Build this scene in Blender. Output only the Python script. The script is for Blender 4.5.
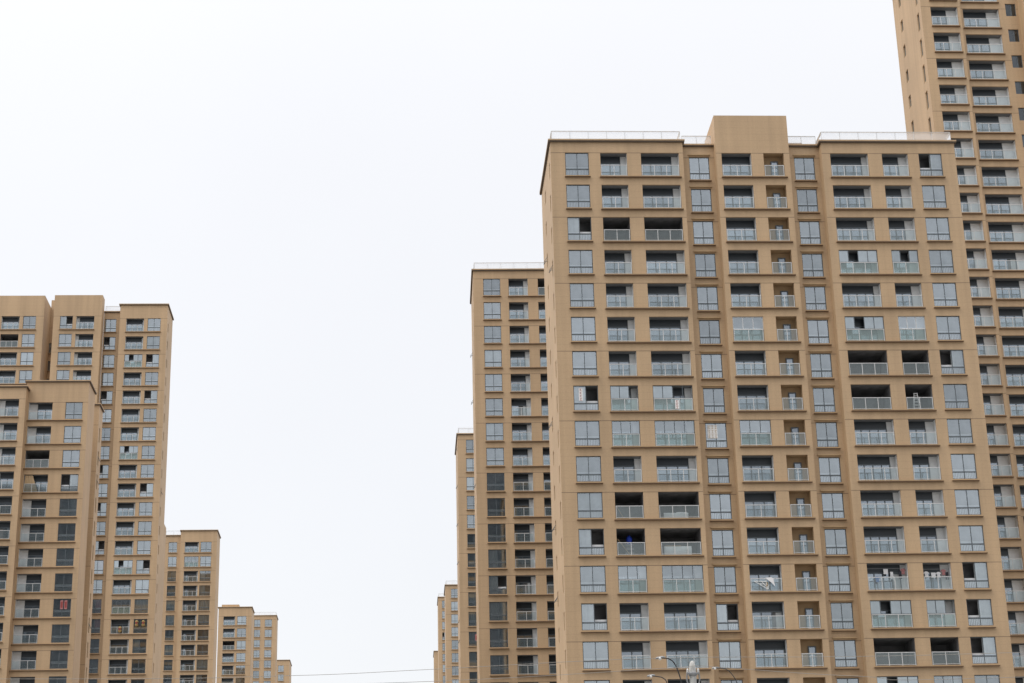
import bpy, math, random
from mathutils import Vector, Matrix
R = math.radians
random.seed(7)
sc = bpy.context.scene
COL = sc.collection
for o in list(bpy.data.objects): bpy.data.objects.remove(o)

# ------------------------------------------------------------------ camera
CZ = 1.6
PITCH, ROLL, FPX = R(20.1347), R(1.385), 1883.87
cam = bpy.data.cameras.new('camera'); camo = bpy.data.objects.new('camera', cam); COL.objects.link(camo)
cam.sensor_width = 36; cam.lens = FPX/1024*36; cam.clip_start = .1; cam.clip_end = 20000
R0 = Vector((1,0,0)); U0 = Vector((0,-math.sin(PITCH),math.cos(PITCH))); F0 = Vector((0,math.cos(PITCH),math.sin(PITCH)))
c_, s_ = math.cos(ROLL), math.sin(ROLL)
rx = R0*c_-U0*s_; ux = R0*s_+U0*c_
M = Matrix((( rx.x,ux.x,-F0.x,0),(rx.y,ux.y,-F0.y,0),(rx.z,ux.z,-F0.z,CZ),(0,0,0,1)))
camo.matrix_world = M
sc.camera = camo
# ------------------------------------------------------------------ world: bright overcast sky
SUN_EL, SUN_AZ = 55, 245      # azimuth clockwise from +Y: high, behind the camera to the left
w = bpy.data.worlds.new('World'); sc.world = w; w.use_nodes = True
nt = w.node_tree; nt.nodes.clear()
N = nt.nodes.new; L = nt.links.new
out = N('ShaderNodeOutputWorld'); bg = N('ShaderNodeBackground'); bg2 = N('ShaderNodeBackground'); add = N('ShaderNodeAddShader')
sky = N('ShaderNodeTexSky'); sky.sky_type = 'NISHITA'; sky.sun_disc = False
sky.sun_elevation = R(SUN_EL); sky.sun_rotation = R(SUN_AZ); sky.air_density = 1; sky.dust_density = 4; sky.ozone_density = 1
bg.inputs[1].default_value = .05
L(sky.outputs[0], bg.inputs[0])
tc = N('ShaderNodeTexCoord'); sx = N('ShaderNodeSeparateXYZ'); L(tc.outputs['Generated'], sx.inputs[0])
mr = N('ShaderNodeMapRange'); mr.inputs[1].default_value = 0; mr.inputs[2].default_value = 1
mr.inputs[3].default_value = .825; mr.inputs[4].default_value = 3.1
pw = N('ShaderNodeMath'); pw.operation = 'POWER'; pw.use_clamp = True; pw.inputs[1].default_value = 5.0
L(sx.outputs[2], pw.inputs[0]); L(pw.outputs[0], mr.inputs[0])
nz = N('ShaderNodeTexNoise'); nz.inputs['Scale'].default_value = 2.2; nz.inputs['Detail'].default_value = 4
L(tc.outputs['Generated'], nz.inputs[0])
mr2 = N('ShaderNodeMapRange'); mr2.inputs[1].default_value = .3; mr2.inputs[2].default_value = .7; mr2.inputs[3].default_value = .97; mr2.inputs[4].default_value = 1.03
L(nz.outputs[0], mr2.inputs[0])
mu = N('ShaderNodeMath'); mu.operation = 'MULTIPLY'; L(mr.outputs[0], mu.inputs[0]); L(mr2.outputs[0], mu.inputs[1])
bg2.inputs[0].default_value = (1,.985,.97,1)
L(mu.outputs[0], bg2.inputs[1])
L(bg.outputs[0], add.inputs[0]); L(bg2.outputs[0], add.inputs[1]); L(add.outputs[0], out.inputs[0])
# ------------------------------------------------------------------ sun, veiled by cloud
sl = bpy.data.lights.new('sun','SUN'); sl.energy = 1.05; sl.angle = R(25); sl.color = (1,.96,.9)
so = bpy.data.objects.new('sun', sl); COL.objects.link(so)
az, el = R(SUN_AZ), R(SUN_EL)
d = Vector((math.sin(az)*math.cos(el), math.cos(az)*math.cos(el), math.sin(el)))
so.rotation_euler = d.to_track_quat('Z','Y').to_euler(); so.location = (0,0,300)
# ------------------------------------------------------------------ exposure
sc.view_settings.view_transform = 'Standard'; sc.view_settings.look = 'None'
sc.view_settings.exposure = 0; sc.view_settings.gamma = 1; sc.view_settings.use_curve_mapping = False
sc.render.engine = 'CYCLES'

# ------------------------------------------------------------------ materials
MATS = {}
def pmat(name, col, rough=.7, spec=.3, metal=0, noise=None, bump=0, var=.0):
    m = bpy.data.materials.new(name); m.use_nodes = True; t = m.node_tree; b = t.nodes['Principled BSDF']
    b.inputs['Base Color'].default_value = (*col,1); b.inputs['Roughness'].default_value = rough
    b.inputs['Metallic'].default_value = metal; b.inputs['Specular IOR Level'].default_value = spec
    if noise:
        sc_, amt = noise
        c = t.nodes.new('ShaderNodeTexCoord'); n = t.nodes.new('ShaderNodeTexNoise'); n.inputs['Scale'].default_value = sc_
        n.inputs['Detail'].default_value = 5
        t.links.new(c.outputs['Object'], n.inputs[0])
        mr = t.nodes.new('ShaderNodeMapRange'); mr.inputs[1].default_value=.25; mr.inputs[2].default_value=.75
        mr.inputs[3].default_value = 1-amt; mr.inputs[4].default_value = 1+amt
        t.links.new(n.outputs[0], mr.inputs[0])
        mx = t.nodes.new('ShaderNodeVectorMath'); mx.operation='SCALE'; mx.inputs[0].default_value = col
        t.links.new(mr.outputs[0], mx.inputs['Scale']); t.links.new(mx.outputs[0], b.inputs['Base Color'])
    MATS[name] = m; return m

def wall_mat(name, col, zref, joint=True):
    """sprayed stone paint: fine grain, rain streaks, scored joints every second storey and faint courses"""
    m = bpy.data.materials.new(name); m.use_nodes = True; t = m.node_tree; b = t.nodes['Principled BSDF']; nn = t.nodes.new; lk = t.links.new
    b.inputs['Roughness'].default_value = .62; b.inputs['Specular IOR Level'].default_value = .38
    c = nn('ShaderNodeTexCoord')
    def noise(scale, det, vec):
        mp = nn('ShaderNodeMapping'); mp.inputs['Scale'].default_value = vec; lk(c.outputs['Object'], mp.inputs[0])
        n = nn('ShaderNodeTexNoise'); n.inputs['Scale'].default_value = scale; n.inputs['Detail'].default_value = det; lk(mp.outputs[0], n.inputs[0]); return n.outputs[0]
    def rng(x, a, b2, lo, hi):
        r = nn('ShaderNodeMapRange'); r.inputs[1].default_value=a; r.inputs[2].default_value=b2; r.inputs[3].default_value=lo; r.inputs[4].default_value=hi; lk(x, r.inputs[0]); return r.outputs[0]
    def mul(a, b2):
        r = nn('ShaderNodeMath'); r.operation='MULTIPLY'; lk(a, r.inputs[0]); lk(b2, r.inputs[1]); return r.outputs[0]
    blot = rng(noise(.16,4,(1,1,1)), .3,.7,.91,1.07)
    streak = rng(noise(1.0,3,(1.6,1.6,.06)), .35,.75,1.05,.90)
    grain = rng(noise(9,4,(1,1,1)), .25,.75,.93,1.07)
    v = mul(mul(blot, streak), grain)
    s = nn('ShaderNodeSeparateXYZ'); lk(c.outputs['Object'], s.inputs[0])
    def lines(period, width, lo):
        a = nn('ShaderNodeMath'); a.operation='SUBTRACT'; lk(s.outputs[2], a.inputs[0]); a.inputs[1].default_value = zref
        q = nn('ShaderNodeMath'); q.operation='PINGPONG'; lk(a.outputs[0], q.inputs[0]); q.inputs[1].default_value = period/2
        r = nn('ShaderNodeMath'); r.operation='LESS_THAN'; lk(q.outputs[0], r.inputs[0]); r.inputs[1].default_value = width/2
        e = nn('ShaderNodeMath'); e.operation='MULTIPLY_ADD'; lk(r.outputs[0], e.inputs[0]); e.inputs[1].default_value = lo-1; e.inputs[2].default_value = 1
        return e.outputs[0]
    ge = nn('ShaderNodeNewGeometry'); sg = nn('ShaderNodeSeparateXYZ'); lk(ge.outputs['True Normal'], sg.inputs[0])
    ab = nn('ShaderNodeMath'); ab.operation='ABSOLUTE'; lk(sg.outputs[1], ab.inputs[0])
    fr = nn('ShaderNodeMath'); fr.operation='GREATER_THAN'; lk(ab.outputs[0], fr.inputs[0]); fr.inputs[1].default_value=.7   # the long facades only
    v0 = v
    v = mul(v, lines(5.8, .05, .45))
    v = mul(v, lines(.58, .03, .9))
    mm = nn('ShaderNodeMix'); lk(fr.outputs[0], mm.inputs[0]); lk(v0, mm.inputs[2]); lk(v, mm.inputs[3]); v = mm.outputs[0]
    mx = nn('ShaderNodeVectorMath'); mx.operation='SCALE'; mx.inputs[0].default_value = col
    lk(v, mx.inputs['Scale']); lk(mx.outputs[0], b.inputs['Base Color'])
    bp = nn('ShaderNodeBump'); bp.inputs['Strength'].default_value=.25; bp.inputs['Distance'].default_value=.02
    lk(noise(14,4,(1,1,1)), bp.inputs['Height']); lk(bp.outputs[0], b.inputs['Normal'])
    MATS[name]=m; return m

def glass_mat(name, tint, refl, trans, diff=0, dcol=(.5,.6,.6)):
    """coated glazing: a share of mirror reflection that grows at grazing angles, tinted see-through, optional milky share"""
    m = bpy.data.materials.new(name); m.use_nodes = True; t = m.node_tree; t.nodes.clear(); nn = t.nodes.new; lk = t.links.new
    o = nn('ShaderNodeOutputMaterial'); tr = nn('ShaderNodeBsdfTransparent'); tr.inputs[0].default_value = (*trans,1)
    gl = nn('ShaderNodeBsdfGlossy'); gl.inputs['Roughness'].default_value = .03
    oi = nn('ShaderNodeObjectInfo')
    c = nn('ShaderNodeTexCoord'); n = nn('ShaderNodeTexNoise'); n.inputs['Scale'].default_value = 1.1; lk(c.outputs['Object'], n.inputs[0])
    ad = nn('ShaderNodeMath'); ad.operation='ADD'; lk(oi.outputs['Random'], ad.inputs[0]); lk(n.outputs[0], ad.inputs[1])
    mr = nn('ShaderNodeMapRange'); mr.inputs[1].default_value=.3; mr.inputs[2].default_value=1.7; mr.inputs[3].default_value=.68; mr.inputs[4].default_value=1.18
    lk(ad.outputs[0], mr.inputs[0])
    sc2 = nn('ShaderNodeVectorMath'); sc2.operation='SCALE'; sc2.inputs[0].default_value = tint; lk(mr.outputs[0], sc2.inputs['Scale']); lk(sc2.outputs[0], gl.inputs[0])
    lw = nn('ShaderNodeLayerWeight'); lw.inputs[0].default_value = .35
    f = nn('ShaderNodeMath'); f.operation='MULTIPLY_ADD'; lk(lw.outputs['Fresnel'], f.inputs[0]); f.inputs[1].default_value=.8; f.inputs[2].default_value=refl; f.use_clamp=True
    mx = nn('ShaderNodeMixShader'); lk(f.outputs[0], mx.inputs[0])
    base = tr.outputs[0]
    if diff:
        df = nn('ShaderNodeBsdfDiffuse'); df.inputs[0].default_value = (*dcol,1)
        m2 = nn('ShaderNodeMixShader'); m2.inputs[0].default_value = diff; lk(tr.outputs[0], m2.inputs[1]); lk(df.outputs[0], m2.inputs[2]); base = m2.outputs[0]
    lk(base, mx.inputs[1]); lk(gl.outputs[0], mx.inputs[2]); lk(mx.outputs[0], o.inputs[0])
    MATS[name]=m; return m

TAN = (.455,.320,.193)
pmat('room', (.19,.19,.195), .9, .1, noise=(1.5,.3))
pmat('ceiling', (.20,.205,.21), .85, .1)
pmat('plaster', (.80,.81,.81), .8, .2, noise=(2,.06))
pmat('tan_inner', (.40,.28,.165), .8, .2, noise=(2,.08))
pmat('frame', (.10,.12,.135), .45, .4)
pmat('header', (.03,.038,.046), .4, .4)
pmat('rail', (.58,.59,.59), .4, .5)
pmat('guard', (.72,.73,.74), .5, .4)
pmat('curtain', (.55,.57,.57), .9, .1, noise=(3,.12))
pmat('curtain_dim', (.22,.24,.25), .9, .1, noise=(3,.2))
pmat('curtain_pink', (.42,.22,.24), .9, .1, noise=(3,.2))
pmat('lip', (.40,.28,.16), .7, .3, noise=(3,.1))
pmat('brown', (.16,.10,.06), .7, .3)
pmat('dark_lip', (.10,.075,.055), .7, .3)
pmat('roofing', (.22,.21,.20), .9, .2)
pmat('white', (.78,.78,.77), .6, .3, noise=(8,.05))
pmat('grey_metal', (.32,.33,.34), .45, .5, .3)
pmat('black_metal', (.03,.03,.033), .5, .4)
pmat('concrete', (.55,.55,.53), .8, .2, noise=(5,.1))
pmat('wire_mat', (.36,.34,.31), .5, .3)
pmat('red', (.27,.06,.055), .7, .2)
pmat('gold', (.34,.23,.09), .6, .3)
pmat('blue', (.02,.06,.45), .6, .3)
pmat('cloth_white', (.75,.75,.76), .9, .1)
pmat('cloth_blue', (.10,.20,.42), .9, .1)
pmat('cloth_pink', (.40,.19,.19), .9, .1)
pmat('cloth_dark', (.05,.05,.06), .9, .1)
pmat('bulb', (.85,.85,.83), .3, .5)
pmat('asphalt', (.05,.05,.052), .9, .2, noise=(.6,.15))
pmat('paving', (.27,.26,.245), .9, .2, noise=(.3,.12))
pmat('paint', (.75,.75,.72), .8, .2)
pmat('wood', (.45,.33,.2), .8, .2)
glass_mat('glass', (.90,.98,1.03), .31, (.82,.87,.87))
glass_mat('dark_glass', (.90,.97,1.02), .07, (.4,.45,.47))
glass_mat('door_glass', (.86,.95,1.05), .25, (.55,.6,.62))
glass_mat('rail_glass', (.9,1,1), .06, (.82,.88,.90), .08, (.62,.70,.71))
glass_mat('aqua_glass', (.9,1,1), .08, (.72,.84,.83), .20, (.50,.66,.63))
glass_mat('roof_glass', (1,1,1), .06, (.95,.96,.97), .3, (.95,.96,.97))

# ------------------------------------------------------------------ mesh helper
class MB:
    def __init__(s): s.v=[]; s.f=[]; s.m=[]; s.mats=[]
    def mi(s, m):
        if m not in s.mats: s.mats.append(m)
        return s.mats.index(m)
    def quad(s, a,b,c,d, m):
        i=len(s.v); s.v+= [a,b,c,d]; s.f.append((i,i+1,i+2,i+3)); s.m.append(s.mi(m))
    def box(s, x0,y0,z0,x1,y1,z1, m):
        i=len(s.v); s.v+= [(x0,y0,z0),(x1,y0,z0),(x1,y1,z0),(x0,y1,z0),(x0,y0,z1),(x1,y0,z1),(x1,y1,z1),(x0,y1,z1)]
        for q in ((0,3,2,1),(4,5,6,7),(0,1,5,4),(1,2,6,5),(2,3,7,6),(3,0,4,7)):
            s.f.append(tuple(i+k for k in q)); s.m.append(s.mi(m))
    def bar(s, p, q, r, m, n=6):
        p,q=Vector(p),Vector(q); d=(q-p).normalized(); a=d.orthogonal().normalized(); b=d.cross(a); i=len(s.v)
        for c in (p,q):
            for k in range(n):
                t=2*math.pi*k/n; s.v.append(tuple(c+a*math.cos(t)*r+b*math.sin(t)*r))
        for k in range(n): s.f.append((i+k,i+(k+1)%n,i+n+(k+1)%n,i+n+k)); s.m.append(s.mi(m))
        s.f.append(tuple(i+k for k in range(n))[::-1]); s.m.append(s.mi(m)); s.f.append(tuple(i+n+k for k in range(n))); s.m.append(s.mi(m))
    def tube(s, pts, rad, m, n=8, caps=True):
        i0=len(s.v); P=[Vector(p) for p in pts]; up=None
        rs = rad if isinstance(rad,(list,tuple)) else [rad]*len(P)
        for j,p in enumerate(P):
            d=(P[min(j+1,len(P)-1)]-P[max(j-1,0)]).normalized()
            a = d.orthogonal().normalized() if up is None else (up-d*up.dot(d)).normalized()
            up=a; b=d.cross(a)
            for k in range(n):
                t=2*math.pi*k/n; s.v.append(tuple(p+(a*math.cos(t)+b*math.sin(t))*rs[j]))
        for j in range(len(P)-1):
            for k in range(n):
                s.f.append((i0+j*n+k,i0+j*n+(k+1)%n,i0+(j+1)*n+(k+1)%n,i0+(j+1)*n+k)); s.m.append(s.mi(m))
        if caps:
            s.f.append(tuple(i0+k for k in range(n))[::-1]); s.m.append(s.mi(m))
            e=i0+(len(P)-1)*n; s.f.append(tuple(e+k for k in range(n))); s.m.append(s.mi(m))
    def lathe(s, prof, c, m, n=16):
        s.tube([(c[0],c[1],c[2]+z) for r,z in prof], [r for r,z in prof], m, n)
    def mesh(s, name):
        me=bpy.data.meshes.new(name); me.from_pydata(s.v,[],s.f)
        for x in s.mats: me.materials.append(MATS[x])
        me.polygons.foreach_set('material_index', s.m); me.update(); return me
def put(name, me, parent=None, loc=(0,0,0), smooth=False):
    o=bpy.data.objects.new(name, me); COL.objects.link(o); o.location=loc
    if parent: o.parent=parent
    if smooth:
        for p in me.polygons: p.use_smooth=True
    return o
def tag(o, label, cat, group=None):
    o['label']=label; o['category']=cat
    if group: o['group']=group
    return o

# ------------------------------------------------------------------ cached part meshes
CACHE={}
def cached(key, fn):
    if key not in CACHE: CACHE[key]=fn()
    return CACHE[key]

def sheet(b, x0,x1,y,z0,z1,m, n=8, amp=.03, ph=0):          # softly pleated cloth
    for k in range(n):
        a=x0+(x1-x0)*k/n; c=x0+(x1-x0)*(k+1)/n
        ya=y+amp*math.sin(k*2.1+ph); yc=y+amp*math.sin((k+1)*2.1+ph)
        b.quad((a,ya,z0),(c,yc,z0),(c,yc,z1),(a,ya,z1),m)

def win_parts(w,h,var,trans=True,guard=True,sill=True,lintel=False,gm='glass'):
    """list of (name, mesh, children) for a window whose top left corner is the origin; +y goes inside"""
    key=('win',round(w,2),round(h,2),var,trans,guard,sill,lintel,gm)
    def make():
        F=MB(); y0,y1=.10,.16; t=.055; zt=-h*.715 if trans else -h
        F.box(0,y0,-h,t,y1,0,'frame'); F.box(w-t,y0,-h,w,y1,0,'frame'); F.box(t,y0,-t,w-t,y1,0,'frame'); F.box(t,y0,-h,w-t,y1,-h+t,'frame')
        cx=w*.5
        F.box(cx-t/2,y0-.004,-h+t,cx+t/2,y1,-t,'frame')
        if trans:
            F.box(t,y0-.002,zt-.05,cx-t/2,y1,zt+.05,'frame'); F.box(cx+t/2,y0-.002,zt-.05,w-t,y1,zt+.05,'frame')
        P=MB(); yp=.13
        def pane(x0,x1,z0,z1,y=yp): P.quad((x0,y,z0),(x1,y,z0),(x1,y,z1),(x0,y,z1),gm)
        if var!='open_left': pane(t,cx-t/2,(zt+t/2) if trans else -h+t,-t)
        if var!='open_right': pane(cx+t/2,w-t,(zt+t/2) if trans else -h+t,-t)
        if trans: pane(t,cx-t/2,-h+t,zt-t/2); pane(cx+t/2,w-t,-h+t,zt-t/2)
        if trans: ch=[('pane',P.mesh('pane'))]
        else:
            ch=[]
            for q_ in range(len(P.f)):
                p1=MB(); p1.quad(*P.v[4*q_:4*q_+4],gm); ch.append(('pane',p1.mesh('pane')))
        if guard and trans:
            G=MB(); zg=zt+.27
            G.box(.02,.30,zg-.16,w-.02,.34,zg,'guard'); G.box(.02,.30,-h+.02,w-.02,.34,-h+.06,'guard')
            n=int(w/.13)
            for k in range(n+1):
                x=.03+(w-.06)*k/n; G.box(x-.02,.31,-h+.06,x+.02,.33,zg-.16,'guard')
            ch.append(('guard_rail',G.mesh('guard_rail')))
        C=MB()
        if var in('curtain','open_right'): sheet(C,.03,cx if var=='open_right' else w*.5,.42,-h+.02,-.02,'curtain')
        if var=='open_left': sheet(C,cx,w-.03,.42,-h+.02,-.02,'curtain')
        if var=='curtain_full': sheet(C,.03,w-.03,.42,-h+.02,-.02,'curtain',12)
        if var=='curtain_side': sheet(C,w*.55,w-.03,.42,-h+.02,-.02,'curtain_dim',6)
        if var=='pink': sheet(C,w*.45,w-.03,.42,-h+.02,-.02,'curtain_pink',6)
        if C.v: ch.append(('curtain',C.mesh('curtain')))
        if sill:
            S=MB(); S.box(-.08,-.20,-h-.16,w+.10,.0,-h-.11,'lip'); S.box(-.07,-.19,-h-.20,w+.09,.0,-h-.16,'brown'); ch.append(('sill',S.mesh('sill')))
        if lintel:
            S=MB(); S.box(-.08,-.15,.10,w+.10,.0,.19,'lip'); ch.append(('lintel',S.mesh('lintel')))
        return F.mesh('window'), ch
    return cached(key, make)

def rail_mesh(x0,x1,h,n,y=.06):
    b=MB(); zt=-h+1.02; r=.028
    b.box(x0,y-r,zt-.05,x1,y+r,zt,'rail'); b.box(x0,y-r*.7,-h+.06,x1,y+r*.7,-h+.095,'rail')
    for k in range(n+1):
        x=x0+.03+(x1-x0-.06)*k/n; b.box(x-.023,y-r*.8,-h,x+.023,y+r*.8,zt-.05,'rail')
    return b

def balc_parts(w,h,var,mirror=False,wallfrac=.20,kind='balcony',dep=.82,sidewall=None):
    """origin = top left corner of the opening on the facade plane"""
    key=('balc',round(w,2),round(h,2),var,mirror,wallfrac,kind,dep)
    def make():
        lin = 'tan_inner' if kind=='service_balcony' else 'plaster'
        cei = 'tan_inner' if kind=='service_balcony' else 'ceiling'
        deep = var in('deep','laundry_deep')
        D = 3.2 if deep else dep
        if deep: lin='room'; cei='room'
        X=(lambda x: w-x) if mirror else (lambda x: x)
        y0=.15; b=MB()
        wl = w*(1-wallfrac)
        b.quad((0,y0,0),(w,y0,0),(w,D,0),(0,D,0),cei); b.quad((0,y0,-h),(0,D,-h),(w,D,-h),(w,y0,-h),'ceiling')
        b.quad((0,y0,-h),(0,y0,0),(0,D,0),(0,D,-h),lin); b.quad((w,y0,-h),(w,D,-h),(w,D,0),(w,y0,0),lin)
        b.quad((0,D,-h),(0,D,0),(w,D,0),(w,D,-h),lin)
        ch=[]
        def bx(B,x0,ya,z0,x1,yb,z1,m):
            a,c=sorted((X(x0),X(x1))); B.box(a,ya,z0,c,yb,z1,m)
        if not deep:
            d=MB(); P=MB()
            if kind=='service_balcony': xa,xb,hd,np_=w*.42,w*.78,.42,1
            else: xa,xb,hd,np_=.0,wl,.60,max(2,round(wl/.75))
            zt=-hd; yb=D-.02; t=.085
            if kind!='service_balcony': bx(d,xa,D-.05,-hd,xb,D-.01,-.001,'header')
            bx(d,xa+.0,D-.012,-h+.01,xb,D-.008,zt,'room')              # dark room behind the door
            for k in range(np_+1):
                x=xa+(xb-xa)*k/np_; x0=max(xa,x-t/2) if k else xa; x1=min(xb,x+t/2) if k<np_ else xb
                if k==0: x1=xa+t
                if k==np_: x0=xb-t
                bx(d,x0,D-.11,-h+.01,x1,D-.055,zt-t,'frame')
            bx(d,xa,D-.11,zt-t,xb,D-.055,zt,'frame'); 
            if kind=='service_balcony': bx(d,xa+t,D-.11,zt-.62,xb-t,D-.055,zt-.56,'frame')
            for k in range(np_):
                x0=xa+(xb-xa)*k/np_+.04; x1=xa+(xb-xa)*(k+1)/np_-.04
                if var=='ajar' and k==np_-1: continue
                a,c=sorted((X(x0),X(x1)))
                P.quad((a,D-.07,-h+.03),(c,D-.07,-h+.03),(c,D-.07,zt-t),(a,D-.07,zt-t),'door_glass')
            C=MB()
            if var in('curtains','ajar'):
                a,c=sorted((X(xa+.05),X(xa+(xb-xa)*.28))); sheet(C,a,c,D-.035,-h+.03,zt-t,'curtain',4,.008)
                C2=MB(); a,c=sorted((X(xb-(xb-xa)*.22),X(xb-.05)));  sheet(C2,a,c,D-.035,-h+.03,zt-t,'curtain',4,.008)
            ch.append(('door',d.mesh('door'))); ch.append(('door_pane',P.mesh('door_pane')))
            if C.v: ch+=[('curtain',C.mesh('curtain')),('curtain',C2.mesh('curtain'))]
        n=max(2,round(w/1.05)); 
        if kind=='service_balcony': n=2
        ch.append(('railing',rail_mesh(.04,w-.04,h,n).mesh('railing')))
        glazed = var.startswith('glaz')
        g=MB(); zt=-h+.97
        g.quad((.05,.065,-h+.095),(w-.05,.065,-h+.095),(w-.05,.065,zt),(.05,.065,zt),'aqua_glass' if glazed else 'rail_glass')
        ch.append(('railing_glass',g.mesh('railing_glass')))
        if glazed:
            f=MB(); p=MB(); c=MB(); t=.05; zb=-h+1.03; k4=4 if w>2.5 else 3
            fm='frame' if var!='glazed_pale' else 'rail'
            f.box(0,.10,-t,w,.15,0,fm); f.box(0,.10,zb,w,.15,zb+t,fm)
            for k in range(k4+1):
                x=min(max(w*k/k4,t/2),w-t/2); f.box(x-t/2,.098,zb+t,x+t/2,.148,-t,fm)
            skip={'glazed':(), 'glazed_pale':(), 'glazed_gap':(1,) if k4==3 else (1,), 'glazed_half':(k4-1,k4-2) if k4==4 else (k4-1,)}[var]
            for k in range(k4):
                if k in skip: continue
                a=w*k/k4+t/2; e=w*(k+1)/k4-t/2
                p.quad((a,.125,zb+t),(e,.125,zb+t),(e,.125,-t),(a,.125,-t),'glass')
                if var in('glazed_gap','glazed_half'): sheet(c,a,e,.20,zb,-t,'curtain',4,.01)
            ch.append(('glazing',f.mesh('glazing'))); ch.append(('pane',p.mesh('pane')))
            if c.v: ch.append(('curtain',c.mesh('curtain')))
        return b.mesh(kind), ch
    return cached(key, make)

# ------------------------------------------------------------------ facade with real openings
def facade(b, u0,u1,v,z0,z1,ops,mat='wall'):
    us=sorted({round(x,4) for x in [u0,u1]+[o[0] for o in ops]+[o[1] for o in ops]})
    zs=sorted({round(x,4) for x in [z0,z1]+[o[2] for o in ops]+[o[3] for o in ops]})
    for j in range(len(zs)-1):
        zc=(zs[j]+zs[j+1])/2; run=None
        row=[o for o in ops if o[2]<zc<o[3]]
        for i in range(len(us)-1):
            uc=(us[i]+us[i+1])/2
            solid=not any(o[0]<uc<o[1] for o in row)
            if solid and run is None: run=us[i]
            if not solid and run is not None: b.quad((run,v,zs[j]),(us[i],v,zs[j]),(us[i],v,zs[j+1]),(run,v,zs[j+1]),mat); run=None
        if run is not None: b.quad((run,v,zs[j]),(us[-1],v,zs[j]),(us[-1],v,zs[j+1]),(run,v,zs[j+1]),mat)
    for a,c,zb,zt,kind in ops:
        e=v+.15
        b.quad((a,v,zb),(a,v,zt),(a,e,zt),(a,e,zb),mat); b.quad((c,v,zb),(c,e,zb),(c,e,zt),(c,v,zt),mat)
        b.quad((a,v,zt),(c,v,zt),(c,e,zt),(a,e,zt),mat); b.quad((a,v,zb),(a,e,zb),(c,e,zb),(c,v,zb),mat)
        if kind=='win':
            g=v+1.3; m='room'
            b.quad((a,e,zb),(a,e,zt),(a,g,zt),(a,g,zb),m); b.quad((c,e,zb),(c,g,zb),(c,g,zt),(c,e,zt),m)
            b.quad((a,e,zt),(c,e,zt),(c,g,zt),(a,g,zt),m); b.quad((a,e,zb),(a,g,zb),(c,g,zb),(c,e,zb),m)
            b.quad((a,g,zb),(a,g,zt),(c,g,zt),(c,g,zb),m)

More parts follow.
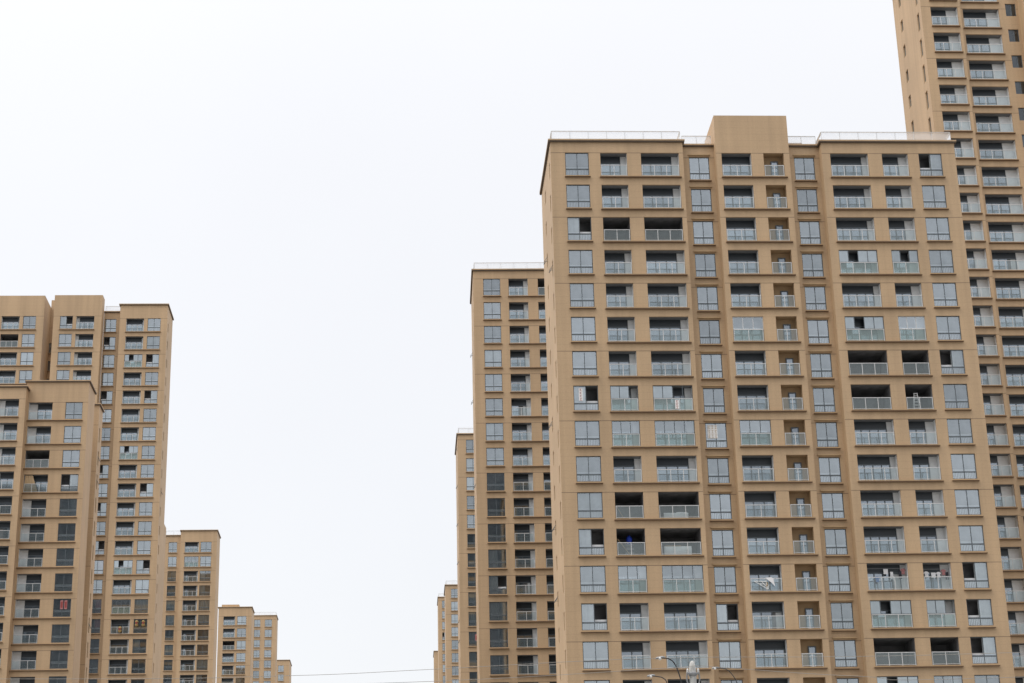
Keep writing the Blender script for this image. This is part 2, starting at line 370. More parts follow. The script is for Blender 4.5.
YAW=R(3.5)
S=2.9
BUILT={}
def tower(name, label, P0, bays, group='tan apartment towers', rows=16, back=None, side=None, seed=0, tint=1.0, variants=None, rear=None, yaw=YAW):
    """P0: where the top of the first storey's window column starts. bays: list of dicts"""
    rnd=random.Random(seed)
    P0=Vector(P0)+Vector((0,0,CZ)); Z0=P0.z
    wallname='wall_'+label[:12]
    wall_mat(wallname, tuple(c*tint for c in TAN), Z0)
    root=bpy.data.objects.new(name,None); COL.objects.link(root); root.location=(P0.x,P0.y,0); root.rotation_euler=(0,0,yaw)
    tag(root,label,'apartment tower',group); BUILT[label]=root
    variants=variants or {}
    W=MB()
    for bi,B in enumerate(bays):
        u0,u1,v,zr=B['u0'],B['u1'],B.get('v',0),B['zr']; dep=B.get('depth',10.3); dz=B.get('dz',0)
        zt=Z0+zr; ops=[]
        r0,r1=B.get('rows',(0,rows))
        for k in range(r0,r1):
            for c in B.get('cols',[]):
                kind,a,e,t0,t1=c[:5]
                zt_=Z0-S*k+t0+dz; zb_=Z0-S*k+t1+dz
                if kind=='slit': kind2='win'
                elif kind=='win': kind2='win'
                else: kind2='balc'
                ops.append((a,e,zb_,zt_,kind2))
                var=variants.get((k,c[5]) if len(c)>5 else None)
                if kind in('win',):
                    if var is None: var=rnd.choices(['closed','closed','curtain','curtain_full','curtain_side','open_left','open_right'],[8,0,2,2.0,2,B.get('openp',.5),B.get('openp',.5)])[0]
                    me,ch=win_parts(e-a,t0-t1,var,trans=B.get('trans',True),guard=B.get('guard',True),sill=B.get('sill',True),lintel=B.get('lintel',False),gm='dark_glass' if B.get('dark') else 'glass')
                    o=put('window',me,root,(a,v,zt_))
                    if var.startswith('open'): o['label']='window with one sash slid open'
                else:
                    if var is None: var=rnd.choices(['plain','curtains','deep','glazed','ajar'],B.get('bp',[10,2.5,.8,.5,1]))[0]
                    if kind=='svc': var='plain'
                    me,ch=balc_parts(e-a,t0-t1,var,mirror=B.get('mirror',False),wallfrac=c[6] if len(c)>6 else .2,kind='service_balcony' if kind=='svc' else 'balcony')
                    o=put(me.name.split('.')[0],me,root,(a,v,zt_))
                    if var.startswith('glaz'): o['label']='balcony glazed in above its glass railing'
                    if var=='deep': o['label']='open balcony running into a dark unfitted room'
                for n,m in ch: put(n,m,o)
            for (a,e,zz) in B.get('ledges',[]):
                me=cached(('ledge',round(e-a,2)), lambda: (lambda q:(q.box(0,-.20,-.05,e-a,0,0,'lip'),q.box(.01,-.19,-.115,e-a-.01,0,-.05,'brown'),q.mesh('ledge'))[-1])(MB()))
                put('ledge',me,root,(a,v,Z0-S*k+zz+dz))
        facade(W,u0,u1,v,0,zt,ops,wallname)
        lv=v; rv=v
        Bk=v+dep if v>0 or 'depth' in B else dep
        yb=B.get('back',max(10.3,v+2))
        # side walls with slits
        for sgn,uu in ((-1,u0),(1,u1)):
            sl=[(y0,y1,Z0-S*k+c,Z0-S*k+a) for k in range(r0,r1) for (y0,y1,a,c) in (side or {}).get((bi,sgn),[])]
            ys=sorted({v,yb,*[q[0] for q in sl],*[q[1] for q in sl]}); zs=sorted({0,zt,*[round(q[2],4) for q in sl],*[round(q[3],4) for q in sl]})
            for j in range(len(zs)-1):
                for i in range(len(ys)-1):
                    yc,zc=(ys[i]+ys[i+1])/2,(zs[j]+zs[j+1])/2
                    if any(q[0]<yc<q[1] and q[2]<zc<q[3] for q in sl): continue
                    W.quad((uu,ys[i],zs[j]),(uu,ys[i+1],zs[j]),(uu,ys[i+1],zs[j+1]),(uu,ys[i],zs[j+1]),wallname)
            for y0,y1,a,c in sl:
                e=uu-sgn*.14
                W.quad((uu,y0,a),(e,y0,a),(e,y0,c),(uu,y0,c),wallname); W.quad((uu,y1,a),(e,y1,a),(e,y1,c),(uu,y1,c),wallname)
                W.quad((uu,y0,a),(uu,y1,a),(e,y1,a),(e,y0,a),wallname); W.quad((uu,y0,c),(uu,y1,c),(e,y1,c),(e,y0,c),wallname)
                def mk(L=y1-y0,H=c-a,sg=sgn):
                    q=MB(); q.box(0,0,0,.04,L,.05,'frame'); q.box(0,0,H-.05,.04,L,H,'frame'); q.box(0,0,.05,.04,.05,H-.05,'frame'); q.box(0,L-.05,.05,.04,L,H-.05,'frame')
                    p=MB(); p.quad((.02,.05,.05),(.02,L-.05,.05),(.02,L-.05,H-.05),(.02,.05,H-.05),'glass')
                    q.box(.06 if sg<0 else -.06,0,0,.1 if sg<0 else -.02,L,H,'room')
                    cs=MB()
                    x=-1 if sg<0 else 1
                    cs.bar((x*.16,.05,H*.62),(x*.42,.05,H*.3),.022,'frame'); cs.bar((x*.16,L-.05,H*.62),(x*.42,L-.05,H*.3),.022,'frame')
                    cs.bar((x*.42,.05,H*.3),(x*.42,L-.05,H*.3),.022,'frame'); cs.bar((x*.14,.05,H*.3),(x*.42,.05,H*.3),.014,'frame')
                    return q.mesh('side_window'),p.mesh('pane'),cs.mesh('open_sash')
                me,pa,cs=cached(('side',round(y1-y0,2),round(c-a,2),sgn),mk)
                o=put('side_window',me,root,(e-(.0 if sgn<0 else .04),y0,a)); put('pane',pa,o)
                if rnd.random()<(side or {}).get('open',.12): put('open_sash',cs,o)
        W.quad((u0,yb,0),(u0,yb,zt),(u1,yb,zt),(u1,yb,0),wallname)
        W.quad((u0,v,zt),(u1,v,zt),(u1,yb,zt),(u0,yb,zt),wallname)
        # cornice lip
        ct=B.get('cornice',True)
        if ct:
            q=MB(); e=.16; L_=u0-(e if B.get('lipl',True) else 0); R_=u1+(e if B.get('lipr',True) else 0)
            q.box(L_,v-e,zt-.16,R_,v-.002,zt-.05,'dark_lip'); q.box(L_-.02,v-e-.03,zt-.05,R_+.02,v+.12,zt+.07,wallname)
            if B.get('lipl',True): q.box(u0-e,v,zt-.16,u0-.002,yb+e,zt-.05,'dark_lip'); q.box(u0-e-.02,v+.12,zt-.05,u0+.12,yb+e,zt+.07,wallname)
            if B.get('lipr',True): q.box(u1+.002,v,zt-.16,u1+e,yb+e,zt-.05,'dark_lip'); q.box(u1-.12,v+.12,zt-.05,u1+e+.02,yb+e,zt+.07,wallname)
            put('cornice',q.mesh('cornice'),root)
        if B.get('rail'):
            a,e=B.get('railu',(u0+.15,u1-.15)); yv=v+.25; H=1.0
            q=MB(); q.box(a,yv-.03,zt+H-.04,e,yv+.03,zt+H,'rail'); g=MB()
            n=max(1,round((e-a)/1.6))
            for k in range(n+1):
                x=a+(e-a)*k/n; q.box(x-.015,yv-.025,zt+.07,x+.015,yv+.025,zt+H-.05,'rail')
            g.quad((a,yv+.035,zt+.12),(e,yv+.035,zt+.12),(e,yv+.035,zt+H-.05),(a,yv+.035,zt+H-.05),'roof_glass')
            ends=[]
            if B.get('endl',True): ends.append(a)
            if B.get('endr',True): ends.append(e)
            for x in ends:
                q.box(x-.03,yv+.03,zt+H-.05,x+.03,yb-.3,zt+H,'rail')
                for k in range(1,6):
                    y=yv+(yb-.3-yv)*k/5; q.box(x-.025,y-.025,zt+.07,x+.025,y+.025,zt+H-.05,'rail')
                g.quad((x+.035,yv+.04,zt+.12),(x+.035,yb-.3,zt+.12),(x+.035,yb-.3,zt+H-.05),(x+.035,yv+.04,zt+H-.05),'roof_glass')
            o=put('roof_railing',q.mesh('roof_railing'),root); put('railing_glass',g.mesh('railing_glass'),o)
        for (a,e,y0,y1,z0,z1) in B.get('boxes',[]):
            q=MB(); q.box(a,y0,Z0+z0,e,y1,Z0+z1,wallname); put('stair_tower',q.mesh('stair_tower'),root)
    for (a,e,y0,y1,z1) in (back or []):
        W.box(a,y0,0,e,y1,Z0+z1,wallname)
    q=MB()                                                          # rear elevations: rows of rear windows, mirrored in the towers behind
    for ub,ue,yb_,ztop in (rear or []):
        k=0
        while Z0+ztop-2.9*k-2.2>4:
            n=max(1,int((ue-ub)/2.9)); st=(ue-ub)/n
            for i_ in range(n): q.box(ub+st*(i_+.12),yb_+.003,Z0+ztop-2.9*k-2.2,ub+st*(i_+.88),yb_+.05,Z0+ztop-2.9*k,'frame')
            k+=1
    if q.v: o=put('rear_windows',q.mesh('rear_windows'),root); o['kind']='stuff'
    put('wall',W.mesh('wall'),root)
    return root

# ------------------------------------------------------------------ THE GROUND
g=MB(); g.quad((-3000,-3000,0),(3000,-3000,0),(3000,3000,0),(-3000,3000,0),'paving')
o=put('ground',g.mesh('ground')); o['kind']='structure'
g=MB(); g.quad((-600,20,.004),(600,20,.004),(600,38,.004),(-600,38,.004),'asphalt'); o=put('road',g.mesh('road')); o['kind']='structure'
g=MB()
for y in (19.7,38.0): g.box(-600,y,0,600,y+.3,.13,'concrete')
o=put('kerb',g.mesh('kerb')); o['kind']='structure'
g=MB()
for k in range(-60,60): g.box(k*10,28.9,.008,k*10+4,29.1,.012,'paint')
o=put('road_marking',g.mesh('road_marking')); o['kind']='structure'

# ------------------------------------------------------------------ THE TOWERS
WT,WB=.03,-2.03          # window top / bottom inside one storey
BT,BBm=.02,-2.09
def W_(a,e,name=None,dt=0): return ('win',a,e,WT+dt,WB+dt,name)
def B_(a,e,name=None,wf=.2): return ('balc',a,e,BT,BBm,name,wf)
AV={}
for k,v_ in {2:'open_right',7:'open_right',11:'open_right',13:'open_right',10:'curtain_full'}.items(): AV[(k,'c1')]=v_
for k,v_ in {0:'open_left',6:'open_left',12:'open_left',13:'open_left',14:'open_left',3:'curtain_side'}.items(): AV[(k,'c10')]=v_
for k in range(17):
    AV.setdefault((k,'c1'),'closed'); AV.setdefault((k,'c10'),'closed' if k%3 else 'closed')
    AV[(k,'c4')]='closed'; AV[(k,'c7')]='closed'
    for c in('c2','c3','c5','c8','c9'): AV[(k,c)]='plain'
AV[(13,'c4')]='open_right'; AV[(3,'c7')]='curtain_side'
AV[(2,'c2')]='deep'; AV[(2,'c3')]='deep'
AV[(7,'c2')]='glazed_half'; AV[(7,'c3')]='glazed_half'
for c in('c2','c3','c5'): AV[(8,c)]='glazed'
for c in('c2','c3'): AV[(12,c)]='glazed'; AV[(10,c)]='deep'; AV[(11,c)]='deep'
AV[(5,'c5')]='glazed_pale'; AV[(3,'c8')]='glazed_gap'; AV[(3,'c9')]='glazed_gap'
AV[(5,'c8')]='glazed_gap'; AV[(5,'c9')]='glazed_pale'
for k in(6,7,14):
    for c in('c8','c9'): AV[(k,c)]='deep'
AV[(13,'c8')]='glazed_gap'; AV[(13,'c9')]='glazed_half'; AV[(15,'c8')]='glazed_gap'; AV[(15,'c9')]='glazed'
AV[(12,'c9')]='curtains'; AV[(12,'c8')]='ajar'; AV[(13,'c5')]='ajar'
for k in(9,10): AV[(k,'c5')]='curtains'
tower('apartment_tower','broad tan apartment tower with ten columns of windows, right of the picture centre',(4.74,140.54,67.99),[
 dict(u0=-1.2,u1=9.80,zr=1.12,rail=True,cols=[W_(0,1.95,'c1'),B_(2.91,5.12,'c2',.22),B_(6.28,9.44,'c3',.17)],ledges=[(2.8,9.58,-2.16)],lipr=True),
 dict(u0=9.80,u1=12.55,v=.9,zr=1.15,rail=True,lipl=False,lipr=False,endl=False,endr=False,lintel=True,cols=[W_(10.42,12.1,'c4',.05)]),
 dict(u0=12.55,u1=18.68,zr=1.12,cornice=False,boxes=[(12.55,18.68,0,5,1.12,3.48)],cols=[B_(13.0,15.48,'c5',.0),('svc',16.50,18.2,BT,BBm,'c6')],ledges=[(12.9,18.4,-2.16)]),
 dict(u0=18.68,u1=21.40,v=.9,zr=1.15,rail=True,lipl=False,lipr=False,endl=False,endr=False,lintel=True,cols=[W_(19.25,20.95,'c7',.05)],
      boxes=[(18.684,19.0,2.2,4.2,2.2,2.5),(18.684,20.2,1.6,4,1.2,1.75)]),
 dict(u0=21.40,u1=32.66,zr=1.12,rail=True,cols=[B_(22.1,25.28,'c8',.13),B_(26.45,28.65,'c9',.3),W_(29.55,31.50,'c10')],ledges=[(21.98,28.78,-2.16)]),
 ],rows=17,rear=[(-1.2,0,10.3,0),(0,31,22,0)],back=[(0,31,10.25,22,.6),],side={(0,-1):[(1.0,1.7,-.35,-1.75),(6.1,6.9,-.5,-1.7)],'open':.22},seed=3,variants=AV)

tower('apartment_tower','tallest tan tower at the right edge, its roof cut off by the picture',(45.1,165.09,94.88),[
 dict(u0=-3.64,u1=.34,zr=6.5,back=9.3,rows=(-2,24),cols=[B_(-2.69,.04,None,.36)],ledges=[(-2.75,.1,-2.16)],bp=[10,.3,0,0,.2]),
 dict(u0=.34,u1=6.3,v=.35,zr=6.5,cornice=True,lipl=False,rows=(-2,24),trans=False,sill=False,guard=False,dark=True,cols=[B_(.66,4.33,None,.3),('win',5.03,6.08,.60,-.80,None)],ledges=[(.55,4.42,-2.16)],bp=[10,.3,0,0,.2],openp=.3),
 dict(u0=6.3,u1=15,v=-1.2,zr=6.5,lipl=False,rows=(-2,-2)),
 ],side={(0,-1):[(.9,1.6,-.1,-2.0),(6.5,7.3,-.5,-1.8)],'open':0},seed=5,back=[(3,14,10.25,22,5)])

abays=lambda **k: dict(u0=-1.15,u1=9.80,zr=1.12,rail=True,cols=[W_(0,1.95),B_(2.91,5.12,None,.22),B_(6.28,9.44,None,.17)],ledges=[(2.8,9.58,-2.16)],bp=[12,1,.6,.2,.6],**k)
more=[dict(u0=9.80,u1=12.55,v=.9,zr=1.15,lipl=False,lipr=False,rows=(0,0)),dict(u0=12.55,u1=18.68,zr=1.12,rows=(0,0)),dict(u0=18.68,u1=32.6,zr=1.12,rows=(0,0))]
tower('apartment_tower','tan tower half hidden behind the left side of the broad tower',(-3.15,200.95,81.43),[abays()]+more,rows=17,seed=11,yaw=R(2.7),rear=[(0,31,22,0)],back=[(0,31,10.25,22,.6)],
      side={(0,-1):[(1.0,1.7,-.35,-1.75),(6.1,6.9,-.5,-1.7)],'open':.1})
def strip(name_cols,**k):
    return dict(u0=-1.25,u1=9.8,zr=.93,rail=True,cols=name_cols,**k)
tower('apartment_tower','narrow strip of tan tower with glass roof rail, second of the receding row',(-7.25,269.75,83.41),[strip([W_(0,1.95)])],rows=14,seed=12,side={(0,-1):[(1.0,1.7,-.35,-1.75)],'open':.35})
tower('apartment_tower','pale distant tower with one column of light windows, third of the receding row',(-15.02,415.75,93.69),[strip([W_(0,1.56)])],rows=9,seed=13,side={(0,-1):[(1.0,1.7,-.35,-1.75)],'open':.2})
tower('apartment_tower','slim distant tower with one thin window column, fourth of the receding row',(-20.65,503,110.19),[dict(u0=-1.02,u1=9,zr=1.0,rail=True,cols=[('win',0,1.1,0,-2.0,None)])],rows=9,seed=14)
tower('apartment_tower','farthest and lowest sliver of tower at the left end of the receding row',(-27.22,600,114.14),[dict(u0=-.1,u1=9,zr=1.0,cols=[('win',1.2,1.9,0,-2.0,None)])],rows=4,seed=15)

HB=[12,3,1.5,.6,1.5]
tower('apartment_tower','tall tan tower at the left edge with two raised blocks parted by a dark slot',(-55.48,268.32,103.55),[
 dict(u0=-4.25,u1=2.94,zr=2.31,back=6.4,cols=[W_(0,1.95,'R'),B_(-3.25,-.55,'b',.12)],ledges=[(-3.35,2.05,-2.16)],sill=False,bp=HB,openp=.8,endl=False),
 dict(u0=-6.8,u1=-4.25,v=1.0,dz=.27,zr=1.5,rail=True,lipl=False,lipr=False,endl=False,endr=False,cols=[W_(-6.65,-4.9,'r')],openp=.8),
 dict(u0=-14.03,u1=-6.8,v=-1.1,zr=3.42,back=.9,cornice=False,rows=(0,5),cols=[W_(-13.03,-11.12),B_(-10.6,-7.9,None,.15)],ledges=[(-13.12,-7.8,-2.16)],sill=False,bp=HB,mirror=True),
 dict(u0=-15.48,u1=-14.03,v=4,zr=4.6,lipl=False,lipr=False,cornice=False,rows=(1,6),trans=False,guard=False,sill=True,cols=[('win',-15.42,-14.6,.4,-1.2,None)]),
 dict(u0=-26,u1=-15.48,v=-1.1,zr=3.35,cornice=False,rows=(0,5),cols=[W_(-18.55,-16.64),B_(-21.76,-19.08,None,.1)],ledges=[(-21.9,-16.5,-2.16)],sill=False,bp=HB),
 ],rows=21,rear=[(-4.25,2.9,6.4,0),(-6.8,-4.25,10.3,0),(-26,-15.48,10.3,0),(-25,2.3,14,-31)],side={(0,1):[(1.0,1.7,-.35,-1.75)],'open':.1},seed=21,back=[(-25,2.3,10.25,14,-29.3)],
 variants={(0,'R'):'closed',(1,'r'):'open_left',(2,'R'):'open_left',(4,'R'):'open_left',(8,'r'):'open_left',(9,'R'):'open_left',(10,'r'):'open_left',(13,'r'):'pink',(14,'r'):'curtain_side',(15,'r'):'pink',(16,'r'):'pink',(14,'R'):'curtain_full',
  (2,'b'):'glazed_gap',(7,'b'):'glazed_gap',(13,'b'):'glazed_gap',(15,'b'):'glazed',(16,'b'):'plain',(18,'b'):'plain',(14,'b'):'curtains',(12,'b'):'curtains',(6,'b'):'curtains'})

tower('apartment_tower','nearer tan tower in front at the bottom left, with a stepped roof',(-52.03,207.66,69.94),[
 dict(u0=-4.6,u1=2.57,zr=2.62,back=4.4,mirror=True,cols=[W_(0,1.95,'R'),B_(-4.22,-1.5,'b',.33)],ledges=[(-4.5,2.05,-2.16)],sill=False,bp=HB),
 dict(u0=-12,u1=-4.35,v=-1.35,zr=1.54,mirror=True,back=5,cols=[B_(-7.7,-5.09,'l',.35)],ledges=[(-12,-5.0,-2.16)],bp=[10,1,2,0,1],sill=False),
 dict(u0=-4.6,u1=2.43,v=8.7,zr=2.65,back=11.5,rows=(0,13),cols=[]),
 ],rows=13,rear=[(-4.6,2.43,11.5,0),(-12,-4.6,5,0)],side={(2,1):[(.0+9.5,10.1,-.1,-1.9)],'open':.3},seed=31,
 variants={(0,'R'):'closed',(1,'R'):'closed',(2,'R'):'closed',(3,'R'):'open_left',(4,'R'):'curtain_side',(8,'R'):'closed',(5,'R'):'closed',(6,'R'):'closed',(3,'b'):'plain',(2,'b'):'deep',(0,'b'):'plain',(1,'b'):'plain',(4,'b'):'plain',(5,'b'):'plain',(6,'b'):'plain',(7,'b'):'plain'})

tower('apartment_tower','tan tower with three window columns just right of the tall left tower',(-62.02,360.25,91.76),[
 dict(u0=-3.94,u1=3.14,zr=2.35,back=6.0,cols=[W_(0,2.1),B_(-3.1,-.35,None,.12)],ledges=[(-3.2,2.2,-2.16)],sill=False,bp=HB),
 dict(u0=-8.5,u1=-3.94,v=.9,zr=1.6,dz=.2,rail=True,lipl=False,lipr=False,endl=False,endr=False,cols=[W_(-6.35,-4.7)]),
 ],rows=11,seed=41)
tower('apartment_tower','smaller distant tower with a flat box on its roof, fourth from the left',(-66.02,437,93.17),[
 dict(u0=-4.43,u1=3.33,zr=2.2,back=6.5,cols=[W_(0,2.1),B_(-3.25,-.5,None,.1)],ledges=[(-3.3,2.2,-2.16)],sill=False,bp=[6,3,.5,3,1],boxes=[(-4.2,-.1,5,9,1.2,3.9)])],rows=7,seed=42)
tower('apartment_tower','distant tower with two columns of small paired windows, stepping down to the right',(-71.74,526.75,111.17),[
 dict(u0=-3.4,u1=3.2,zr=1.2,back=6.0,rail=True,cols=[W_(0,1.95),W_(-3.0,-1.3)])],rows=7,seed=43)
tower('apartment_tower','lowest and smallest tower of the left group, at its right end',(-77.87,605,112.6),[
 dict(u0=-.6,u1=3.69,zr=1.8,cols=[W_(.05,1.85)])],rows=3,seed=44)

# unseen slab added behind the camera to darken reflections in the lower panes
rb=bpy.data.objects.new('apartment_tower',None); COL.objects.link(rb); rb.location=(-40,-30,0)
tag(rb,'unseen long grey block added behind the camera, darkening reflections in the lower panes','added reflection block')
q=MB(); wall_mat('wall_added_slab',(.17,.18,.19),100); q.box(-75,-14,0,67,0,128,'wall_added_slab'); put('wall',q.mesh('wall'),rb)
q=MB()
for k in range(42):
    for i in range(34):
        x=-73+i*4.05; q.box(x,.003,2+k*2.95,x+2.3,.03,4+k*2.95,'frame')
o=put('window_grid',q.mesh('window_grid'),rb); o['kind']='stuff'

# ------------------------------------------------------------------ STREET THINGS
def curve_pts(P, n=8):
    out=[]; 
    for i in range(len(P)-1):
        p0=Vector(P[max(i-1,0)]);p1=Vector(P[i]);p2=Vector(P[i+1]);p3=Vector(P[min(i+2,len(P)-1)])
        for k in range(n):
            t=k/n; out.append(.5*((2*p1)+(p2-p0)*t+(2*p0-5*p1+4*p2-p3)*t*t+(3*p1-3*p2+p3-p0)*t**3))
    out.append(Vector(P[-1])); return out
def lamp(D, bx, bz, ax, az_, label):
    root=bpy.data.objects.new('street_lamp',None); COL.objects.link(root); root.location=(ax+.06,D,0)
    tag(root,label,'street lamp','curved street lamps at the foot of the broad tower')
    dx=bx-(ax+.06); p=MB()
    pts=[(.0,0,0),(.0,0,3),(.0,0,az_-1.2),(-.06,0,az_),(dx*.55,0,bz-.07),(dx*.3+dx*.5,0,bz+.0),(dx,0,bz+.01)]
    p.tube(curve_pts([(0,0,.3),(0,0,az_-2),(-.02,0,az_-.6),(-.06,0,az_),(dx*.35,0,az_+(bz-az_)*.7),(dx*.62,0,bz-.03),(dx,0,bz)]),.016,'black_metal')
    p.lathe([(.12,0),(.12,.25),(.06,.4),(.04,.9)],(0,0,0),'black_metal')
    put('pole',p.mesh('pole'),root,smooth=True)
    h=MB(); h.tube([(dx+.10,0,bz+.015),(dx+.02,0,bz+.02),(dx-.12,0,bz),(dx-.16,0,bz-.02)],[.02,.035,.03,.012],'grey_metal'); put('lamp_head',h.mesh('lamp_head'),root,smooth=True)
    b=MB(); b.lathe([(.01,-.055),(.035,-.045),(.045,-.015),(.04,.01)],(dx-.04,0,bz-.0),'bulb'); put('bulb',b.mesh('bulb'),root,smooth=True)
lamp(50,3.77,10.86,4.26,10.24,'curved black street lamp with a white bulb just left of the white pole')
lamp(60,4.20,12.15,4.66,11.91,'curved street lamp lower and left, barely above the bottom of the picture')
lamp(70,7.29,14.14,8.03,13.57,'curved street lamp to the right of the white pole')
# pole
root=bpy.data.objects.new('utility_pole',None); COL.objects.link(root); root.location=(4.58,50,0)
tag(root,'white concrete utility pole top with side brackets at the bottom edge','utility pole')
p=MB(); p.lathe([(.17,0),(.09,10.2),(.088,10.55),(.075,10.68),(.04,10.75),(.01,10.77)],(0,0,0),'concrete'); put('pole',p.mesh('pole'),root,smooth=True)
p=MB(); p.lathe([(.105,10.36),(.115,10.38),(.115,10.44),(.1,10.46)],(0,0,0),'grey_metal'); p.box(-.17,-.05,10.395,.17,-.11,10.43,'grey_metal'); put('bracket',p.mesh('bracket'),root)
for s in(-1,1):
    p=MB(); p.lathe([(.02,0),(.04,.02),(.02,.05),(.035,.07),(.02,.1),(.01,.12)],(s*.14,-.08,10.43),'white'); put('insulator',p.mesh('insulator'),root,smooth=True)
    p=MB(); p.tube([(s*.16,-.08,10.41),(s*.17,-.06,10.25),(s*.11,-.04,10.02)],.02,'grey_metal'); put('brace',p.mesh('brace'),root)
    p=MB(); p.tube([(s*.05,0,10.68),(s*.12,0,10.78),(s*.11,0,10.92)],.007,'grey_metal',5); put('prong',p.mesh('prong'),root)
def wire(pts,label,r=.006):
    q=MB(); q.tube(curve_pts(pts,6),r,'wire_mat',6); tag(put('overhead_wire',q.mesh('overhead_wire')),label,'wire','overhead wires')
wire([(-45,50,11.6),(-13.83,50,10.73),(-6.3,50,10.63),(-2.26,50,10.71),(3.73,50,10.86),(13.41,50,10.78),(40,50,11.2)],'thin overhead wire crossing the open sky near the bottom edge')
wire([(-14,49.9,10.3),(-2.39,49.9,10.37),(3.59,49.9,10.56),(4.7,49.9,10.62)],'overhead wire running left from the bracket of the white pole')
wire([(4.7,49.9,10.62),(9,49.9,10.23),(13.34,49.9,10.11),(40,49.9,10.5)],'sagging overhead wire running right from the white pole')

# ------------------------------------------------------------------ THINGS ON THE BALCONIES
AR=BUILT['broad tan apartment tower with ten columns of windows, right of the picture centre']
AZ=67.99+CZ; cy,sy=math.cos(YAW),math.sin(YAW)
def at(u,v,z): return (4.74+u*cy-v*sy, 140.54+u*sy+v*cy, AZ+z)
def onA(name,me,u,v,z,label,cat,smooth=False,rz=0,group=None):
    o=put(name,me,None,at(u,v,z),smooth); o.rotation_euler=(0,0,YAW+rz)
    if group and 'laundry' in group: o.scale=(.62,.8,.66)
    return tag(o,label,cat,group)
fl=lambda k: -2.9*k-2.09+.005
# stepladder, row 8 of the right bay
root=bpy.data.objects.new('stepladder',None); COL.objects.link(root); root.location=at(27.45,.45,fl(7)); root.rotation_euler=(0,0,YAW)
tag(root,'pale stepladder standing on a dark open balcony in the right bay','stepladder')
for s in(-1,1):
    q=MB(); q.bar((s*.28,0,0),(s*.13,.22,1.5),.03,'white'); put('leg',q.mesh('leg'),root)
    q=MB(); q.bar((s*.28,.5,0),(s*.13,.26,1.5),.022,'white'); put('leg',q.mesh('leg'),root)
for k in range(5):
    z=.25+k*.27; t=z/1.5; wd=.28-.15*t; q=MB(); q.box(-wd,.22*t-.03,z-.02,wd,.22*t+.05,z+.02,'white'); put('rung',q.mesh('rung'),root)
q=MB(); q.box(-.17,.17,1.5,.17,.33,1.55,'white'); put('top_step',q.mesh('top_step'),root)
# blue water tub hung up, poles
q=MB(); q.lathe([(.19,0),(.235,.1),(.24,.5),(.2,.62),(.09,.68),(.08,.76)],(0,0,0),'blue'); onA('water_barrel',q.mesh('water_barrel'),4.0,1.1,fl(11)+1.05,'blue plastic barrel standing on a crate in a dark open balcony','barrel',True)
q=MB(); q.box(-.3,-.3,0,.3,.3,1.04,'room'); 
for z in(.1,.45,.8):
    q.box(-.32,-.32,z,.32,-.3,z+.16,'black_metal')
onA('crate',q.mesh('crate'),4.0,1.1,fl(11),'dark slatted crate carrying the blue barrel','crate')
for k,ua,ub,za,zb in((11,3.0,4.0,1.35,.02),(10,3.05,3.6,1.0,.05)):
    q=MB(); q.bar((0,0,za),(ub-ua,.1,zb),.025,'wood'); onA('timber_pole',q.mesh('timber_pole'),ua,.25,fl(k),'pale timber pole leaning on the balcony %s the blue barrel'%('beside' if k==11 else 'one floor above'),'pole')
# stack of board in balcony row 11 / 12
q=MB(); q.box(0,0,0,2.1,.25,.75,'plaster'); q.box(.1,-.02,.75,1.3,.2,.8,'wood'); onA('board_stack',q.mesh('board_stack'),6.6,.35,fl(11),'pale stack of boards behind a balcony railing beside the blue barrel','boards')
q=MB(); q.box(0,0,0,1.9,.25,.5,'plaster'); q.box(1.0,0.02,.5,1.8,.2,.56,'cloth_white'); onA('board_stack',q.mesh('board_stack'),6.7,.35,fl(10),'lower pale stack of boards, one floor above the other stack','boards')
# folded clothes airer and white sheet on balcony of the centre bay, row 13
root=bpy.data.objects.new('drying_rack',None); COL.objects.link(root); root.location=at(13.15,-.12,fl(12)); root.rotation_euler=(0,0,YAW)
tag(root,'white drying rack hung askew on the outside of a centre bay railing','drying rack')
q=MB()
for a,b in(((.15,.75),(1.15,.12)),((1.15,.12),(1.25,.45)),((.15,.75),(1.05,.72)),((.4,.55),(1.2,.5)),((1.05,.72),(1.15,.12)),((.7,.72),(1.2,.15))): q.bar((a[0],0,a[1]),(b[0],0,b[1]),.022,'white')
put('frame',q.mesh('frame'),root)
q=MB(); q.tube([(1.0,-.02,.3),(1.12,-.02,.45),(1.13,-.02,.62),(1.05,-.02,.66)],.03,'gold'); put('hook',q.mesh('hook'),root)
q=MB(); 
P=[(1.0,-.03,1.0),(1.45,-.06,1.03),(1.62,-.05,.95),(1.7,-.03,.35),(1.45,-.05,.62)]
i=len(q.v); q.v+=P+[(x,y+.02,z) for x,y,z in P]; q.f+=[(i,i+1,i+2,i+3,i+4),(i+9,i+8,i+7,i+6,i+5)]; q.m+=[q.mi('cloth_white')]*2
for k in range(5): q.f.append((i+k,i+(k+1)%5,i+5+(k+1)%5,i+5+k)); q.m.append(0)
onA('white_sheet',q.mesh('white_sheet'),13.15,-.12,fl(12),'white sheet flapping over the railing beside the drying rack','sheet')
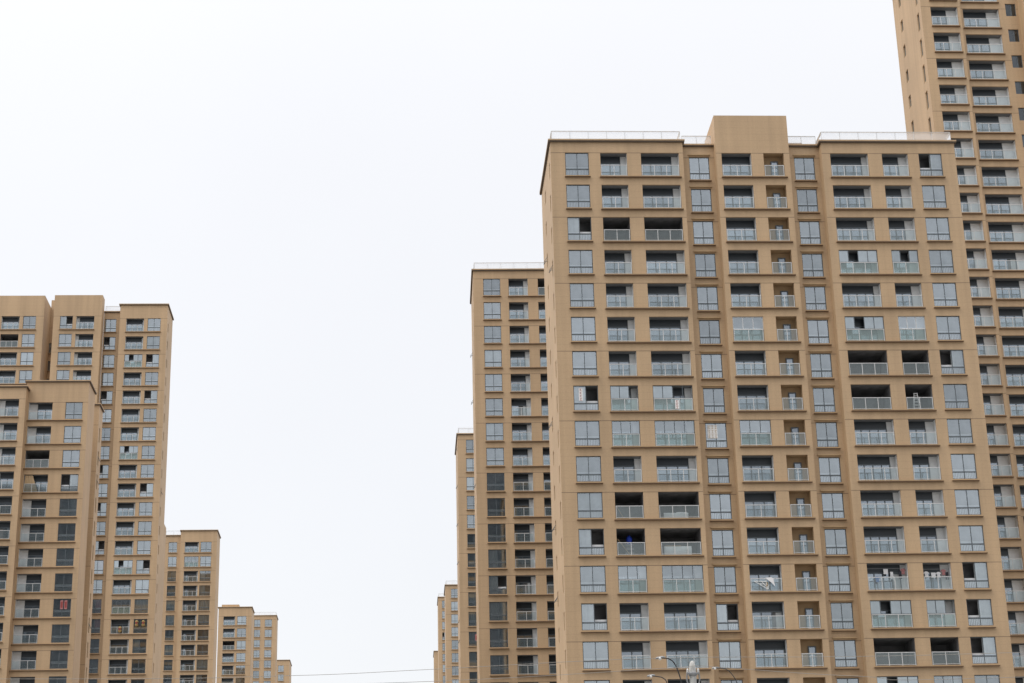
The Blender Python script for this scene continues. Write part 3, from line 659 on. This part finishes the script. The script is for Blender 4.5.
# laundry
def garment(kind,mat):
    def mk():
        q=MB()
        if kind=='shirt': pr=[(-.14,0),(.14,0),(.36,-.18),(.30,-.28),(.19,-.2),(.2,-.68),(-.2,-.68),(-.19,-.2),(-.30,-.28),(-.36,-.18)]
        elif kind=='trousers': pr=[(-.17,0),(.17,0),(.2,-.9),(.06,-.9),(0,-.3),(-.06,-.9),(-.2,-.9)]
        else: pr=[(-.28,0),(.28,0),(.26,-.6),(.1,-.64),(-.1,-.58),(-.27,-.62)]
        n=len(pr); q.v+= [(x,-.02+.015*math.sin(x*9+z*5),z) for x,z in pr]+[(x,.03+.015*math.sin(x*9),z) for x,z in pr]
        q.f+=[tuple(range(n)),tuple(range(2*n-1,n-1,-1))]; q.m+=[q.mi(mat)]*2
        for k in range(n): q.f.append((k,(k+1)%n,n+(k+1)%n,n+k)); q.m.append(0)
        return q.mesh(kind)
    return cached((kind,mat),mk)
for (u,dz,kind,mat,lab) in [(23.65,1.72,'towel','cloth_white','small white towel hanging high in the wide laundry balcony'),
  (22.95,1.15,'shirt','cloth_blue','blue shirt hanging over the railing of the wide laundry balcony'),
  (24.1,1.5,'trousers','cloth_white','pale trousers hanging in the wide laundry balcony'),
  (25.0,1.75,'shirt','cloth_pink','pink shirt hanging at the right end of the wide laundry balcony'),
  (24.75,1.55,'trousers','cloth_dark','dark trousers hanging beside the pink shirt'),
  (26.8,1.5,'shirt','cloth_white','white shirt leftmost on the line of the narrow laundry balcony'),
  (27.35,1.4,'towel','cloth_white','white towel in the middle of the narrow laundry balcony'),
  (27.75,1.45,'shirt','cloth_white','white shirt right of the towel in the narrow laundry balcony'),
  (28.15,1.65,'shirt','cloth_pink','pink shirt high in the narrow laundry balcony'),
  (28.4,1.45,'trousers','cloth_dark','dark trousers at the right end of the narrow laundry balcony')]:
    me=garment(kind,mat); onA({'towel':'towel','shirt':'shirt','trousers':'trousers'}[kind],me,u,.45,fl(12)+dz,lab,kind,group='laundry on two balconies')
for ua,ub,z in((22.15,25.2,1.76),(26.5,28.6,1.68)):
    q=MB(); q.bar((0,0,0),(ub-ua,0,0),.012,'grey_metal'); onA('clothes_line',q.mesh('clothes_line'),ua,.455,fl(12)+z,'clothes rail across the %s laundry balcony'%('wide' if ua<25 else 'narrow'),'clothes rail')
# paper notices with strokes of writing
def notice(u,v,z,w,h,paper,ink,rows,cols,label):
    q=MB(); q.box(0,0,-h,w,.006,0,paper)
    rr=random.Random(w*100+h*10)
    for r_ in range(rows):
        for c in range(cols):
            x=w*(c+.2)/cols; zz=-h*(r_+.15)/rows; cw=w*.6/cols; chh=h*.7/rows; t=min(cw,chh)*.16
            q.box(x,-.004,zz-t,x+cw,-.001,zz,ink); q.box(x,-.004,zz-chh,x+cw,-.001,zz-chh+t,ink); q.box(x+cw*.45,-.0045,zz-chh+t,x+cw*.45+t,-.0015,zz-t,ink)
            if rr.random()<.6: q.box(x,-.004,zz-chh*.55,x+cw*.44,-.001,zz-chh*.55+t,ink)
    onA('paper_notice',q.mesh('paper_notice'),u,v,z,label,'notice',group='paper notices in the windows')
notice(.42,.085,-2.9*7-.18,.3,1.05,'white','red',4,1,'tall white notice with a column of red characters in a half open window')
notice(8.0,.03,-2.9*7-1.2,.3,.75,'white','red',3,1,'white notice with red characters hung inside a balcony railing')
notice(10.6,.985,-2.9*8-.1,.78,1.1,'white','gold',3,3,'square white notice with yellow writing in a recessed window')
# festive ornaments and red papers in two left-hand towers
def onT(P0,u,v,z,name,me,label,cat,group=None,smooth=False):
    o=put(name,me,None,(P0[0]+u*cy-v*sy,P0[1]+u*sy+v*cy,P0[2]+CZ+z),smooth); o.rotation_euler=(0,0,YAW); return tag(o,label,cat,group)
H0=(-55.48,268.32,103.55); I0=(-52.03,207.66,69.94)
def charm():
    q=MB(); q.lathe([(.04,0),(.2,.08),(.26,.25),(.2,.42),(.08,.48),(.16,.52),(.26,.7),(.18,.86),(.04,.92)],(0,0,0),'gold',12); q.box(-.12,-.28,.35,.12,-.2,.6,'red'); return q.mesh('gold_lantern')
me=charm()
for u,v,z,lab in((.45,-.12,-2.9*16-1.1,'left gold gourd shaped lantern in a window of the tall left tower'),(1.4,-.12,-2.9*16-1.1,'right gold gourd shaped lantern in a window of the tall left tower'),(-1.9,-.05,-2.9*16-1.95,'gold gourd shaped lantern on a balcony of the tall left tower')):
    onT(H0,u,v,z,'gold_lantern',me,lab,'lantern','gold lanterns')
q=MB(); q.box(0,0,-1,.32,.02,0,'cloth_pink'); q.box(.05,-.004,-.85,.27,-.001,-.15,'red'); me=q.mesh('red_banner')
onT(I0,.75,.06,-2.9*8-.15,'red_banner',me,'left of two red paper banners in a dark window of the nearer left tower','banner','red paper banners')
onT(I0,1.2,.06,-2.9*8-.15,'red_banner',me,'right of two red paper banners in a dark window of the nearer left tower','banner','red paper banners')
q=MB(); q.box(0,0,-.9,.35,.02,0,'cloth_pink'); q.box(.08,-.004,-.75,.27,-.001,-.2,'red')
onT((-7.25,269.75,83.41),.9,.06,-2.9*10-.35,'red_banner',q.mesh('red_banner'),'small red paper in a narrow tower window left of the broad tower','banner')
# beige curtain sheet on nearer left tower balcony
q=MB(); n=10
for k in range(n):
    a=k/n; b2=(k+1)/n; top=lambda t: .25+.75*t; 
    q.quad((-.1+1.6*a,.02*math.sin(k*2.2),-2.0),(-.1+1.6*b2,.02*math.sin((k+1)*2.2),-2.0),(.0+.85*b2,.02*math.sin((k+1)*2.2),-.05),(.0+.85*a,.02*math.sin(k*2.2),-.05),'cloth_tan' if 'cloth_tan' in MATS else 'wood')
onT(I0,-4.1,.12,-2.9*3-.02,'balcony_awning',q.mesh('balcony_awning'),'beige striped cloth drawn across a balcony of the nearer left tower','cloth screen')
